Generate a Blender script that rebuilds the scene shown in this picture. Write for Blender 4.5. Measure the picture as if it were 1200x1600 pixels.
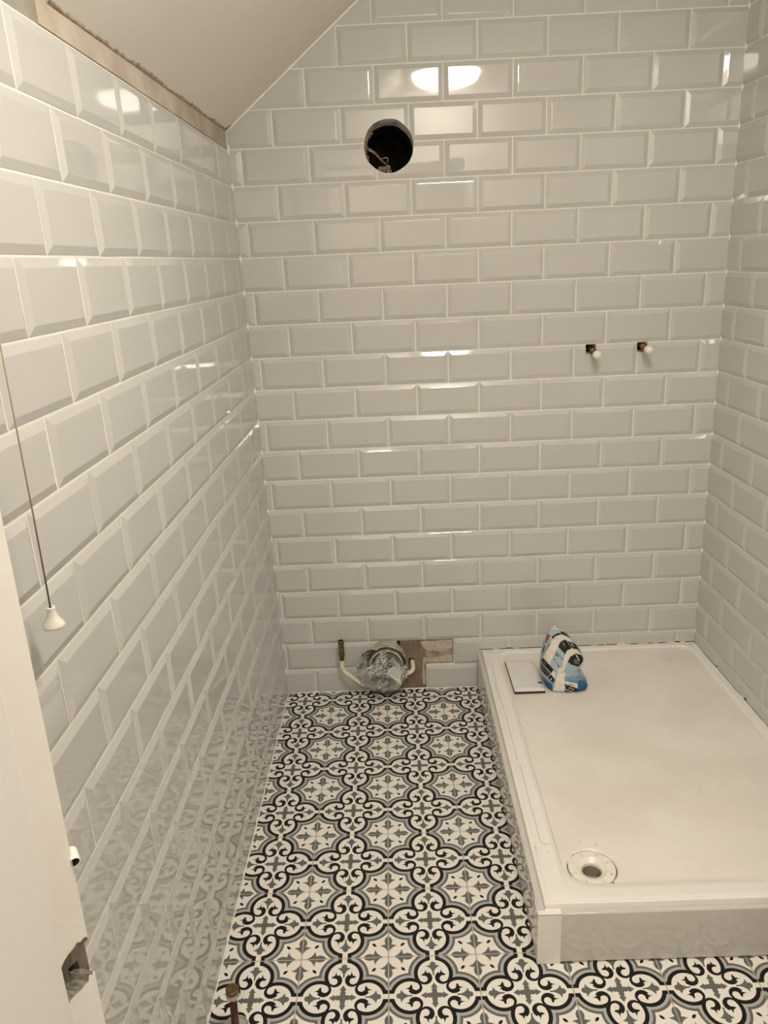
import bpy, bmesh, math, random
from mathutils import Vector, Matrix, noise as mnoise
random.seed(7)
for o in list(bpy.data.objects): bpy.data.objects.remove(o)
scene = bpy.context.scene
COL = scene.collection

# ------------------------------------------------------------------ camera
CAM = Vector((0.42648, -2.52527, 1.5055))
RIGHT = Vector((0.999081, 0.001809, -0.042815))
DOWN = Vector((-0.040179, -0.307851, -0.950586))
FWD = Vector((-0.014901, 0.951433, -0.307496))
cd = bpy.data.cameras.new('camera')
cam = bpy.data.objects.new('camera', cd); COL.objects.link(cam)
cd.sensor_fit = 'VERTICAL'; cd.sensor_height = 24.0
cd.lens = 1211.17 / 1600 * 24.0
cd.clip_start = 0.02; cd.clip_end = 50
m3 = Matrix((RIGHT, -DOWN, -FWD)).transposed()
cam.matrix_world = Matrix.Translation(CAM) @ m3.to_4x4()
scene.camera = cam
# ------------------------------------------------------------------ world / exposure
w = bpy.data.worlds.new('world'); scene.world = w; w.use_nodes = True
w.node_tree.nodes['Background'].inputs[0].default_value = (1, .86, .68, 1)
w.node_tree.nodes['Background'].inputs[1].default_value = 0.02
scene.view_settings.view_transform = 'Standard'; scene.view_settings.look = 'None'
scene.view_settings.gamma = 1.0; scene.view_settings.use_curve_mapping = False
scene.view_settings.exposure = 0.0
LAMP_STRENGTH = 71.0
LAMP_COLOR = (1.0, 0.925, 0.825)
HALL_POWER = 20.0
hl = bpy.data.lights.new('hall_lamp', 'AREA'); hl.shape = 'DISK'; hl.size = .3  # unseen fill light added in the hall to brighten the room, no fitting
hl.energy = HALL_POWER; hl.color = (1, .91, .80)
hlo = bpy.data.objects.new('hall_lamp', hl); COL.objects.link(hlo); hlo.location = (.3, -3.1, 2.33)

# ------------------------------------------------------------------ calibration of the room
PH, H1, PW = 0.10268, 0.09453, 0.202
def J(r): return 0.0 if r <= 0 else H1 + (r - 1) * PH
W = 1.48863; THL = 0.01176; THR = 0.02794; E1 = -0.01617; R1 = -0.00178
FX, FY, PFX, PFY = 0.17098, -0.16073, 0.19876, 0.19951
CEIL = 2.36
YF = -1.925
def slope_z(x): return 1.9135 + 0.787 * x

# ------------------------------------------------------------------ helpers
def link(o, parent=None):
    COL.objects.link(o)
    if parent is not None: o.parent = parent
    return o
def mk(name, V, F, mat, parent=None, smooth=False, loc=None):
    me = bpy.data.meshes.new(name); me.from_pydata([tuple(v) for v in V], [], F); me.update()
    mats = mat if isinstance(mat, (list, tuple)) else [mat]
    for m in mats: me.materials.append(m)
    if smooth:
        for p in me.polygons: p.use_smooth = True
    o = bpy.data.objects.new(name, me); link(o, parent)
    if loc is not None: o.location = loc
    return o
def from_bm(name, bm, mat, parent=None, smooth=False, loc=None, fixn=True):
    if fixn: bmesh.ops.recalc_face_normals(bm, faces=bm.faces)
    me = bpy.data.meshes.new(name); bm.to_mesh(me); bm.free()
    mats = mat if isinstance(mat, (list, tuple)) else [mat]
    for m in mats: me.materials.append(m)
    if smooth:
        for p in me.polygons: p.use_smooth = True
    o = bpy.data.objects.new(name, me); link(o, parent)
    if loc is not None: o.location = loc
    return o
def tag(o, label, cat, group=None):
    o['label'] = label; o['category'] = cat
    if group: o['group'] = group
    return o
def struct(o): o['kind'] = 'structure'; return o
def empty(name, loc=(0, 0, 0)):
    o = bpy.data.objects.new(name, None); link(o); o.location = loc; o.empty_display_size = .05; return o
def bm_box(bm, a, b):
    xs, ys, zs = (a[0], b[0]), (a[1], b[1]), (a[2], b[2])
    v = [bm.verts.new((x, y, z)) for z in zs for y in ys for x in xs]
    for f in ((0, 2, 3, 1), (4, 5, 7, 6), (0, 1, 5, 4), (2, 6, 7, 3), (0, 4, 6, 2), (1, 3, 7, 5)):
        bm.faces.new([v[i] for i in f])
def bm_prism(bm, pts, d, origin=(0, 0, 0)):
    """polygon pts (3-D) extruded by vector d"""
    d = Vector(d)
    a = [bm.verts.new(Vector(p)) for p in pts]; b = [bm.verts.new(Vector(p) + d) for p in pts]
    bm.faces.new(a); bm.faces.new(b[::-1])
    n = len(pts)
    for i in range(n): bm.faces.new((a[i], b[i], b[(i + 1) % n], a[(i + 1) % n]))
def tube_geo(path, rad, n=14, cap=True):
    path = [Vector(p) for p in path]
    if not isinstance(rad, (list, tuple)): rad = [rad] * len(path)
    V, F = [], []
    t0 = (path[1] - path[0]).normalized()
    ref = Vector((0, 0, 1)) if abs(t0.z) < .9 else Vector((1, 0, 0))
    u = t0.cross(ref).normalized()
    for i, p in enumerate(path):
        t = ((path[min(i + 1, len(path) - 1)] - path[max(i - 1, 0)])).normalized()
        u = (u - t * u.dot(t)).normalized(); v = t.cross(u)
        for k in range(n):
            a = 2 * math.pi * k / n
            V.append(p + (u * math.cos(a) + v * math.sin(a)) * rad[i])
    for i in range(len(path) - 1):
        for k in range(n):
            a, b = i * n + k, i * n + (k + 1) % n
            F.append((a, b, b + n, a + n))
    if cap:
        F.append(tuple(range(n))[::-1]); F.append(tuple(range((len(path) - 1) * n, len(path) * n)))
    return V, F
def tube(name, path, rad, mat, parent=None, n=14, cap=True, smooth=True):
    V, F = tube_geo(path, rad, n, cap)
    o = mk(name, V, F, mat, parent, smooth)
    if smooth and cap:
        for p in o.data.polygons:
            if len(p.vertices) > 4: p.use_smooth = False
    return o
def smooth_path(pts, k=6):
    pts = [Vector(p) for p in pts]; out = []
    for i in range(len(pts) - 1):
        p0, p1, p2, p3 = pts[max(i - 1, 0)], pts[i], pts[i + 1], pts[min(i + 2, len(pts) - 1)]
        for j in range(k):
            t = j / k
            out.append(.5 * ((2 * p1) + (p2 - p0) * t + (2 * p0 - 5 * p1 + 4 * p2 - p3) * t * t + (3 * p1 - p0 - 3 * p2 + p3) * t ** 3))
    out.append(pts[-1]); return out
def lathe(name, prof, mat, parent=None, axis=(0, 0, 1), origin=(0, 0, 0), n=32, smooth=True, sharp=True):
    ax = Vector(axis).normalized(); q = Vector((0, 0, 1)).rotation_difference(ax); org = Vector(origin)
    V, F = [], []
    for r, z in prof:
        for k in range(n):
            a = 2 * math.pi * k / n
            V.append(org + q @ Vector((max(r, 1e-5) * math.cos(a), max(r, 1e-5) * math.sin(a), z)))
    for i in range(len(prof) - 1):
        for k in range(n):
            a, b = i * n + k, i * n + (k + 1) % n
            F.append((a, b, b + n, a + n))
    o = mk(name, V, F, mat, parent, smooth)
    if sharp: autosmooth(o, 35)
    return o
def autosmooth(o, deg):
    me = o.data; bm = bmesh.new(); bm.from_mesh(me)
    bmesh.ops.remove_doubles(bm, verts=bm.verts, dist=1e-6)
    lim = math.radians(deg)
    for e in bm.edges:
        if len(e.link_faces) == 2 and e.calc_face_angle(0) > lim: e.smooth = False
    for f in bm.faces: f.smooth = True
    bm.to_mesh(me); bm.free()
def boolean(o, cutters, op='DIFFERENCE'):
    """cutters: list of bmesh; applied, original mesh replaced"""
    tmp = []
    for bm in cutters:
        bmesh.ops.recalc_face_normals(bm, faces=bm.faces)
        me = bpy.data.meshes.new('cut'); bm.to_mesh(me); bm.free()
        c = bpy.data.objects.new('cut', me); COL.objects.link(c); c.matrix_world = Matrix.Identity(4); tmp.append(c)
        m = o.modifiers.new('b', 'BOOLEAN'); m.operation = op; m.solver = 'EXACT'; m.object = c
    bpy.context.view_layer.update()
    dg = bpy.context.evaluated_depsgraph_get()
    me = bpy.data.meshes.new_from_object(o.evaluated_get(dg))
    o.modifiers.clear(); o.data = me
    for c in tmp: bpy.data.objects.remove(c)
    return o

# ------------------------------------------------------------------ materials
def inp(b, k, v):
    if k in b.inputs: b.inputs[k].default_value = v
def pm(name, col, rough=.5, metal=0., spec=.5, var=None, vscale=8., bump=0., bscale=60., emis=None, estr=0., detail=4., coat=0.):
    m = bpy.data.materials.new(name); m.use_nodes = True; nt = m.node_tree; b = nt.nodes['Principled BSDF']
    b.inputs['Base Color'].default_value = (*col, 1); b.inputs['Roughness'].default_value = rough
    b.inputs['Metallic'].default_value = metal; inp(b, 'Specular IOR Level', spec); inp(b, 'Coat Weight', coat); inp(b, 'Coat Roughness', .05)
    tc = nt.nodes.new('ShaderNodeTexCoord')
    if var is not None:
        n = nt.nodes.new('ShaderNodeTexNoise'); n.inputs['Scale'].default_value = vscale; n.inputs['Detail'].default_value = detail
        nt.links.new(tc.outputs['Object'], n.inputs['Vector'])
        r = nt.nodes.new('ShaderNodeValToRGB'); r.color_ramp.elements[0].position = .35; r.color_ramp.elements[1].position = .65
        r.color_ramp.elements[0].color = (*col, 1); r.color_ramp.elements[1].color = (*var, 1)
        nt.links.new(n.outputs[0], r.inputs[0]); nt.links.new(r.outputs[0], b.inputs['Base Color'])
    if bump > 0:
        n = nt.nodes.new('ShaderNodeTexNoise'); n.inputs['Scale'].default_value = bscale; n.inputs['Detail'].default_value = 3
        nt.links.new(tc.outputs['Object'], n.inputs['Vector'])
        bp = nt.nodes.new('ShaderNodeBump'); bp.inputs['Strength'].default_value = 1.; bp.inputs['Distance'].default_value = bump
        nt.links.new(n.outputs[0], bp.inputs['Height']); nt.links.new(bp.outputs[0], b.inputs['Normal'])
    if emis: b.inputs['Emission Color'].default_value = (*emis, 1); b.inputs['Emission Strength'].default_value = estr
    return m
M_TILE = pm('glazed_white_tile', (.575, .57, .54), .035, bump=.00012, bscale=14, spec=.8)
M_GROUT = pm('cream_grout', (.86, .835, .775), .75, var=(.80, .775, .71), vscale=30)
M_SEAL = pm('cream_sealant', (.90, .87, .80), .45)
M_FGROUT = pm('floor_grout', (.42, .38, .335), .8, var=(.49, .445, .39), vscale=25)
M_PAINT = pm('painted_ceiling', (.84, .81, .75), .85, var=(.86, .83, .77), vscale=5, bump=.0004, bscale=90)
M_PAINTW = pm('cream_painted_wall', (.76, .72, .66), .6, var=(.79, .745, .68), vscale=6, bump=.0002, bscale=70)
M_STOP = pm('white_undercoat', (.76, .735, .70), .45, bump=.0002, bscale=30)  # door stop colour, set a little darker than the jamb
M_JAMB = pm('white_gloss_woodwork', (.86, .835, .79), .35, var=(.83, .79, .725), vscale=9, bump=.0003, bscale=25)
M_BARE = pm('bare_plaster_board', (.42, .35, .275), .85, var=(.58, .52, .435), vscale=9, bump=.0012, bscale=40)
M_TORN = pm('torn_plaster', (.30, .23, .17), .95, var=(.52, .44, .35), vscale=60, bump=.002, bscale=120)
M_GREYP = pm('raw_grey_plaster', (.27, .25, .21), .9, var=(.33, .31, .26), vscale=20)
M_ACR = pm('white_acrylic', (.84, .81, .76), .22, var=(.87, .84, .79), vscale=4, bump=.00012, bscale=220)
M_ACRD = pm('dusty_acrylic', (.76, .715, .65), .42, var=(.83, .79, .73), vscale=5.5, bump=.00025, bscale=260)
M_PANEL = pm('gloss_panel', (.60, .57, .53), .09, spec=.7)
M_PLAST = pm('white_plastic', (.83, .79, .70), .3)
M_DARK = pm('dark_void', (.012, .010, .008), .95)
M_HOLE = pm('dark_cavity', (.03, .025, .02), .95, var=(.06, .045, .03), vscale=40, bump=.004, bscale=50)
M_COPPER = pm('aged_copper', (.33, .15, .085), .38, metal=.9, var=(.20, .10, .06), vscale=120)
M_DCOPPER = pm('dark_copper', (.09, .035, .02), .45, metal=.7, var=(.14, .06, .035), vscale=150)
M_BRASS = pm('tarnished_brass', (.30, .20, .09), .35, metal=.85, var=(.16, .10, .05), vscale=200)
M_CHROME = pm('dull_chrome', (.72, .70, .67), .12, metal=1.)
M_CREAMP = pm('painted_pipe', (.72, .64, .50), .5, var=(.80, .73, .60), vscale=60)
M_WOOD = pm('old_board', (.20, .15, .105), .8, var=(.28, .215, .155), vscale=20, bump=.0008, bscale=50)
M_PBOARD = pm('old_adhesive', (.27, .21, .155), .9, var=(.43, .365, .29), vscale=28, bump=.002, bscale=45)
M_RED = pm('raw_timber', (.12, .04, .018), .8, var=(.05, .02, .01), vscale=50)
M_RAW = pm('raw_plaster_grey', (.20, .165, .12), .95, var=(.13, .105, .075), vscale=40, bump=.003, bscale=70)
M_RAWL = pm('crumbled_filler', (.42, .41, .39), .95, var=(.24, .22, .2), vscale=80, bump=.004, bscale=90)
M_CORD = pm('grubby_cord', (.16, .10, .06), .8, var=(.22, .15, .10), vscale=40)
M_GREYPL = pm('crumpled_plastic_film', (.46, .46, .43), .25, var=(.56, .555, .52), vscale=18)
M_BODY = pm('tile_body', (.05, .025, .02), .9)
M_LAMP = pm('opal_lamp_glass', (.9, .9, .9), .3, emis=LAMP_COLOR, estr=LAMP_STRENGTH)

def cord_material():
    m = M_CORD; nt = m.node_tree; b = nt.nodes['Principled BSDF']
    tc = nt.nodes.new('ShaderNodeTexCoord'); s = nt.nodes.new('ShaderNodeSeparateXYZ'); nt.links.new(tc.outputs['Object'], s.inputs[0])
    r = nt.nodes.new('ShaderNodeMapRange'); r.inputs[1].default_value = 0; r.inputs[2].default_value = .38
    nt.links.new(s.outputs[2], r.inputs[0])
    c = nt.nodes.new('ShaderNodeValToRGB'); c.color_ramp.elements[0].color = (.07, .04, .022, 1); c.color_ramp.elements[1].color = (.66, .55, .42, 1)
    nt.links.new(r.outputs[0], c.inputs[0]); nt.links.new(c.outputs[0], b.inputs['Base Color'])
cord_material()

def paper_material():
    """white paper with rows of tiny print"""
    m = bpy.data.materials.new('printed_newspaper'); m.use_nodes = True; nt = m.node_tree; b = nt.nodes['Principled BSDF']
    b.inputs['Roughness'].default_value = .7
    tc = nt.nodes.new('ShaderNodeTexCoord')
    mp = nt.nodes.new('ShaderNodeMapping'); mp.inputs['Rotation'].default_value = (.5, .6, .35); mp.inputs['Scale'].default_value = (300, 300, 420)
    nt.links.new(tc.outputs['Object'], mp.inputs[0])
    v = nt.nodes.new('ShaderNodeTexVoronoi'); v.inputs['Scale'].default_value = .62; nt.links.new(mp.outputs[0], v.inputs['Vector'])
    n = nt.nodes.new('ShaderNodeTexNoise'); n.inputs['Scale'].default_value = 26; nt.links.new(tc.outputs['Object'], n.inputs['Vector'])
    t = nt.nodes.new('ShaderNodeMath'); t.operation = 'MULTIPLY'; nt.links.new(n.outputs[0], t.inputs[0]); t.inputs[1].default_value = .95
    lt = nt.nodes.new('ShaderNodeMath'); lt.operation = 'LESS_THAN'; nt.links.new(v.outputs['Distance'], lt.inputs[0]); nt.links.new(t.outputs[0], lt.inputs[1])
    g = nt.nodes.new('ShaderNodeMath'); g.operation = 'GREATER_THAN'; g.inputs[1].default_value = .44; nt.links.new(n.outputs[0], g.inputs[0])
    a = nt.nodes.new('ShaderNodeMath'); a.operation = 'MULTIPLY'; nt.links.new(lt.outputs[0], a.inputs[0]); nt.links.new(g.outputs[0], a.inputs[1])
    mx = nt.nodes.new('ShaderNodeMix'); mx.data_type = 'RGBA'
    nt.links.new(a.outputs[0], mx.inputs[0]); mx.inputs[6].default_value = (.60, .60, .57, 1); mx.inputs[7].default_value = (.07, .07, .075, 1)
    nt.links.new(mx.outputs[2], b.inputs['Base Color'])
    return m
M_PAPER = paper_material()
M_CUFF = pm('stained_paper_cuff', (.60, .54, .44), .8, var=(.40, .34, .26), vscale=55, bump=.0006, bscale=80)

# ---- patterned floor tile, drawn with math nodes in the tile's own coordinates
class N:
    nt = None
    def __init__(s, k): s.k = k
    @staticmethod
    def op(kind, a, b=None):
        n = N.nt.nodes.new('ShaderNodeMath'); n.operation = kind
        for i, v in enumerate((a, b)):
            if v is None: continue
            if isinstance(v, N): N.nt.links.new(v.k, n.inputs[i])
            else: n.inputs[i].default_value = v
        return N(n.outputs[0])
    def __add__(s, o): return N.op('ADD', s, o)
    __radd__ = __add__
    def __sub__(s, o): return N.op('SUBTRACT', s, o)
    def __rsub__(s, o): return N.op('SUBTRACT', o, s)
    def __mul__(s, o): return N.op('MULTIPLY', s, o)
    __rmul__ = __mul__
    def __neg__(s): return N.op('MULTIPLY', s, -1.)
class OP:
    abs = staticmethod(lambda a: N.op('ABSOLUTE', a)); min = staticmethod(lambda a, b: N.op('MINIMUM', a, b))
    max = staticmethod(lambda a, b: N.op('MAXIMUM', a, b)); sqrt = staticmethod(lambda a: N.op('SQRT', a))
def pattern(X,Y,o):
    """X,Y tile coords -1..1 ; o: ops namespace; returns masks (black,light,grey)"""
    ax,ay=o.abs(X),o.abs(Y)
    x,y=o.min(ax,ay),o.max(ax,ay)
    D=lambda px,py,cx,cy:o.sqrt((px-cx)*(px-cx)+(py-cy)*(py-cy))
    def seg(px,py,a,b,r): # half plane: positive inside left of a->b
        return None
    def tri(px,py,*v):
        # convex polygon ccw, sdf-ish max of half planes
        m=None
        n=len(v)
        for i in range(n):
            (x0,y0),(x1,y1)=v[i],v[(i+1)%n]
            L=((x1-x0)**2+(y1-y0)**2)**.5
            h=(px-x0)*((y1-y0)/L)-(py-y0)*((x1-x0)/L)
            m=h if m is None else o.max(m,h)
        return m
    U=o.min;I=o.max
    d=D(x,y,.01,.54)
    # black
    ring=I(I(I(d-.425,.338-d),.575-(x+y)),.06-x)
    post=I(I(.06-x,x-.15),I(.87-y,.338-d))
    inner=D(x,y,.213,.400); outer=D(x,y,.195,.425)
    body=I(outer-.165,.080-inner)
    curl=I(body,(x-.205)*.88+(y-.40)*.47)
    arc2=I(body,I(x-.345,y-.345))
    leaf=U(tri(x,y,(.038,.47),(.13,.45),(.205,.54),(.165,.645)),tri(x,y,(.13,.48),(.22,.468),(.278,.508),(.19,.555)))
    leaf=I(I(leaf,.080-inner),.105-D(x,y,.06,.615))
    leaf=I(leaf,.055-D(x,y,.255,.60))
    black=U(U(ring,post),U(U(curl,arc2),leaf))
    # greys on quatrefoil rim
    lg=I(d-.49,.425-d); lg=I(lg,.14-x)
    gr=I(d-.55,.49-d)
    # inner fleur
    f1=I(I(I(.205-D(x,y,.222,.530),y-(.722+(.168-x)*.30)),.49-y),x-.17)
    f2=D(x,y,0.,.772)-.064
    # centre cross
    c1=I(x-.043,y-.22)
    c2=I(I(x-.070,.175-y),(y-.30)*.75+x)
    c2=I(c2,.028-D(x,y,.072,.238))
    c3=I(x+y-.19,.046-D(x,y,.098,.098))
    c4=I(I(y-.140,.100-y),x-.058)
    # corner flower
    p,q=1-ax,1-ay
    b,a=o.min(p,q),o.max(p,q)
    g1=I(I(I(.262-D(b,a,.262,.048),a-(.36-b*.27)),b-.2),a*0-1)
    R=.154;g2=D(b,a,.09-R,.43)-R
    dg=(a+b)*.70711;dp=(a-b)*.70711
    seed=D(dg,dp,.465,.033-.082)-.082
    grey=U(U(U(f1,f2),U(c1,c2)),U(U(c3,c4),U(g1,g2)))
    grey=U(grey,gr)
    black=U(black,seed)
    return black,lg,grey

def floor_material():
    m = bpy.data.materials.new('patterned_floor_tile'); m.use_nodes = True; nt = m.node_tree; b = nt.nodes['Principled BSDF']
    N.nt = nt
    tc = nt.nodes.new('ShaderNodeTexCoord'); s = nt.nodes.new('ShaderNodeSeparateXYZ'); nt.links.new(tc.outputs['Object'], s.inputs[0])
    X = N(s.outputs[0]) * (2 / PFX); Y = N(s.outputs[1]) * (2 / PFY)
    k, l, g = pattern(X, Y, OP)
    nz = nt.nodes.new('ShaderNodeTexNoise'); nz.inputs['Scale'].default_value = 35; nt.links.new(tc.outputs['Object'], nz.inputs['Vector'])
    r = nt.nodes.new('ShaderNodeValToRGB'); r.color_ramp.elements[0].color = (.80, .76, .69, 1); r.color_ramp.elements[1].color = (.86, .82, .75, 1)
    nt.links.new(nz.outputs[0], r.inputs[0])
    cur = r.outputs[0]
    for mask, colr in ((g, (.135, .137, .122, 1)), (l, (.44, .445, .42, 1)), (k, (.010, .009, .008, 1))):
        lt = N.op('LESS_THAN', mask, 0.)
        mx = nt.nodes.new('ShaderNodeMix'); mx.data_type = 'RGBA'
        nt.links.new(lt.k, mx.inputs[0]); nt.links.new(cur, mx.inputs[6]); mx.inputs[7].default_value = colr
        cur = mx.outputs[2]
    nt.links.new(cur, b.inputs['Base Color']); b.inputs['Roughness'].default_value = .45; inp(b, 'Specular IOR Level', .25)
    return m
M_FLOOR = floor_material()

# ------------------------------------------------------------------ wall frames
def frame(origin, u, v0):
    u = Vector(u).normalized(); v0 = Vector(v0); n = u.cross(v0).normalized(); v = n.cross(u)
    M = Matrix((u, v, n)).transposed().to_4x4(); M.translation = Vector(origin); return M
MB = frame((0, 0, 0), (1, 0, 0), (0, 0, 1))
ML = frame((0, 0, 0), (math.sin(THL), math.cos(THL), 0), (E1, 0, 1))       # u runs to the back wall: u = -s
MR = frame((W, 0, 0), (math.sin(THR), -math.cos(THR), 0), (R1, 0, 1))

TW, TH = .1988, PH - .0034
def tile_bm():
    bm = bmesh.new(); rings = []
    for ins, h in ((0, -.004), (0, .0003), (.0006, .0007), (.0115, .0046), (.0125, .0050), (.0140, .0052)):
        a, b = TW / 2 - ins, TH / 2 - ins
        rings.append([bm.verts.new(p) for p in ((-a, -b, h), (a, -b, h), (a, b, h), (-a, b, h))])
    for r0, r1 in zip(rings, rings[1:]):
        for i in range(4): bm.faces.new((r0[i], r0[(i + 1) % 4], r1[(i + 1) % 4], r1[i]))
    bm.faces.new(rings[-1]); return bm
FULL = bpy.data.meshes.new('tile'); _b = tile_bm(); _b.to_mesh(FULL); _b.free(); FULL.materials.append(M_TILE)
def clip_bm(bm, planes, drop=.006):
    for co, no in planes:
        g = bm.verts[:] + bm.edges[:] + bm.faces[:]
        r = bmesh.ops.bisect_plane(bm, geom=g, plane_co=co, plane_no=no, clear_outer=True, dist=1e-6)
        ce = [e for e in r['geom_cut'] if isinstance(e, bmesh.types.BMEdge) and len(e.link_faces) == 1]
        if ce and bm.faces:
            x = bmesh.ops.extrude_edge_only(bm, edges=ce)
            for v in x['geom']:
                if isinstance(v, bmesh.types.BMVert): v.co.z -= drop
def add_tile(wall, uc, vc, planes=(), tilt=.0022, name='tile'):
    """planes in wall coordinates: (point, outward normal); tile kept where normal side is negative"""
    act = []
    for co, no in planes:
        co, no = Vector(co), Vector(no)
        ds = [(Vector((uc + sx * TW / 2, vc + sy * TH / 2, 0)) - co).dot(no) for sx in (-1, 1) for sy in (-1, 1)]
        if min(ds) > -.004 * no.length: return None
        if max(ds) > 0: act.append((co - Vector((uc, vc, 0)), no))
    if not act: me = FULL
    else:
        bm = tile_bm(); clip_bm(bm, act)
        if not bm.faces: bm.free(); return None
        bmesh.ops.recalc_face_normals(bm, faces=bm.faces)
        fc = max(bm.faces, key=lambda f: f.calc_area())
        if fc.normal.z < 0:
            for f in bm.faces: f.normal_flip()
        me = bpy.data.meshes.new(name); bm.to_mesh(me); bm.free(); me.materials.append(M_TILE)
    o = bpy.data.objects.new(name, me); link(o, wall)
    o.location = (uc, vc, random.uniform(-.0002, .0002))
    o.rotation_euler = (random.gauss(0, tilt), random.gauss(0, tilt), random.gauss(0, .0012))
    return o

# ---- wall slabs (grout surface is local z = 0)
def slab(name, M, u0, u1, v0, v1, th=.12, mat=M_GROUT):
    bm = bmesh.new(); bm_box(bm, (u0, v0, -th), (u1, v1, 0))
    o = from_bm(name, bm, mat); o.matrix_world = M; struct(o); return o
TRAY_Z = .151; TX0 = .7185; TY0 = -1.174
wall_back = slab('wall_back', MB, -.12, 1.62, -.12, CEIL + .05)
wall_left = slab('wall_left', ML, YF * 1.0 - .0, .02, -.02, 1.8402)
wall_right = slab('wall_right', MR, -.02, -YF + .01, -.02, CEIL + .05)

HC = (.4495, 1.830); HR = .0745
notches = [(1.0555, 1.0885, 1.1962, 1.2245), (1.2200, 1.2520, 1.1950, 1.2245)]
SP = (.372, .137)
def cyl_bm(cx, cz, r, y0, y1, n=48, jag=0.):
    bm = bmesh.new()
    pts = []
    for k in range(n):
        a = 2 * math.pi * k / n; rr = r * (1 + jag * mnoise.noise(Vector((math.cos(a) * 3, math.sin(a) * 3, 1.7))))
        pts.append((cx + rr * math.cos(a), y0, cz + rr * math.sin(a)))
    bm_prism(bm, pts, (0, y1 - y0, 0)); return bm
def box_cut(a, b):
    bm = bmesh.new(); bm_box(bm, a, b); return bm
LREC = [(.316, -.004), (.5165, -.004), (.5165, .0985), (.6155, .0985), (.6155, .1985), (.4115, .1985), (.4115, .0975), (.316, .0975)]
bmr = bmesh.new(); bm_prism(bmr, [(x, -.02, z) for x, z in LREC], (0, .0295, 0))
boolean(wall_back, [cyl_bm(HC[0], HC[1], HR, -.02, .2, jag=.04), bmr] +
        [box_cut((a, -.02, c), (b, .06, d)) for a, b, c, d in notches])

# ---- back wall tiles
RIGHT_NORM = Vector((1, 0, 0))
def back_planes(row):
    ang = 1.0 / math.sqrt(1 + .787 ** 2)
    P = [((.0015 + .0, 0, 0), (-1, -abs(E1) * 1.0, 0)),          # leaning left corner
         ((W - .0015, 0, 0), (1, -R1, 0)),
         ((0, 1.9135 - .007, 0), (-.787, 1, 0)),
         ((0, CEIL - .003, 0), (0, 1, 0))]
    if row == 1: P.append(((0, .003, 0), (0, -1, 0)))
    return P
nrow = int((CEIL - H1) / PH) + 3
special = []
for r in range(1, nrow):
    vc = (J(r) - PH / 2)
    off = .10813 if r % 2 else .00889
    for n in range(-1, 9):
        uc = off + n * PW - PW / 2
        P = back_planes(r)
        x0, x1 = uc - PW / 2, uc + PW / 2
        if r == 1 and x0 > .70: continue
        if r == 1: P.append(((.704, 0, 0), (1, 0, 0)))
        if r == 2 and x0 > .80: P.append(((0, .1545, 0), (0, -1, 0)))
        if r == 2 and abs(x0 - .413) < .01: continue                 # the missing tile
        if r == 1 and abs(x0 - .310) < .01: P.append(((.414, 0, 0), (1, 0, 0)))
        t = add_tile(wall_back, uc, vc, P)
        if t is None: continue
        if r == 2 and x0 < .71 < x1: special.append((t, [('box', (.708, -.03, .09), (.85, .03, .1545))]))
        if (x0 < HC[0] + HR and x1 > HC[0] - HR) and (vc - PH / 2 < HC[1] + HR and vc + PH / 2 > HC[1] - HR):
            special.append((t, [('cyl', HC[0], HC[1], HR - .001)]))
        for a, b, c, d in notches:
            if r == 12 and x0 < b and x1 > a: special.append((t, [('box', (a, -.03, c), (b, .05, d))]))
        if (r == 2 and abs(x0 - .211) < .01) or (r == 1 and abs(x0 - .310) < .01): special.append((t, [('cyl', SP[0], SP[1], .0605)]))
bpy.context.view_layer.update()
def cut_local(o, specs):
    """boolean in world space, then back to local"""
    mw = o.matrix_world.copy()
    me = o.data.copy()
    bm = bmesh.new(); bm.from_mesh(me)
    # close the underside so the boolean has a solid
    be = [e for e in bm.edges if len(e.link_faces) == 1]
    if be:
        try: bmesh.ops.holes_fill(bm, edges=be, sides=0)
        except Exception: pass
    bm.transform(mw); bmesh.ops.recalc_face_normals(bm, faces=bm.faces); bm.to_mesh(me); bm.free()
    t = bpy.data.objects.new('tmp', me); COL.objects.link(t)
    cs = [box_cut(s[1], s[2]) if s[0] == 'box' else cyl_bm(s[1], s[2], s[3], -.05, .05, jag=.03) for s in specs]
    boolean(t, cs)
    me2 = t.data; me2.transform(mw.inverted()); bpy.data.objects.remove(t)
    o.data = me2
seen = {}
for t, sp in special: seen.setdefault(t.name, (t, []))[1].extend(sp)
for t, sp in seen.values(): cut_local(t, sp)

# ---- left wall tiles  (wall u = -s)
for r in range(1, 19):
    vc = J(r) - PH / 2; off = .08528 if r % 2 else .18514
    for n in range(-1, 10):
        s = off + n * PW + PW / 2
        P = [((-.0015, 0, 0), (1, 0, 0)), ((YF, 0, 0), (-1, 0, 0))]
        if r == 1: P.append(((0, .003, 0), (0, -1, 0)))
        add_tile(wall_left, -s, vc, P)
# ---- right wall tiles
for r in range(1, nrow):
    vc = J(r) - PH / 2; off = .08985 if r % 2 else .18969
    for n in range(-1, 10):
        s = off + n * PW + PW / 2
        P = [((.0015, 0, 0), (-1, 0, 0)), ((-YF, 0, 0), (1, 0, 0)), ((0, CEIL - .003, 0), (0, 1, 0))]
        if r == 1: P.append(((0, .003, 0), (0, -1, 0)))
        if s + PW / 2 < -TY0 + .05:
            if r == 1: continue
            if r == 2: P.append(((0, .1545, 0), (0, -1, 0)))
        add_tile(wall_right, s, vc, P)

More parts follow.
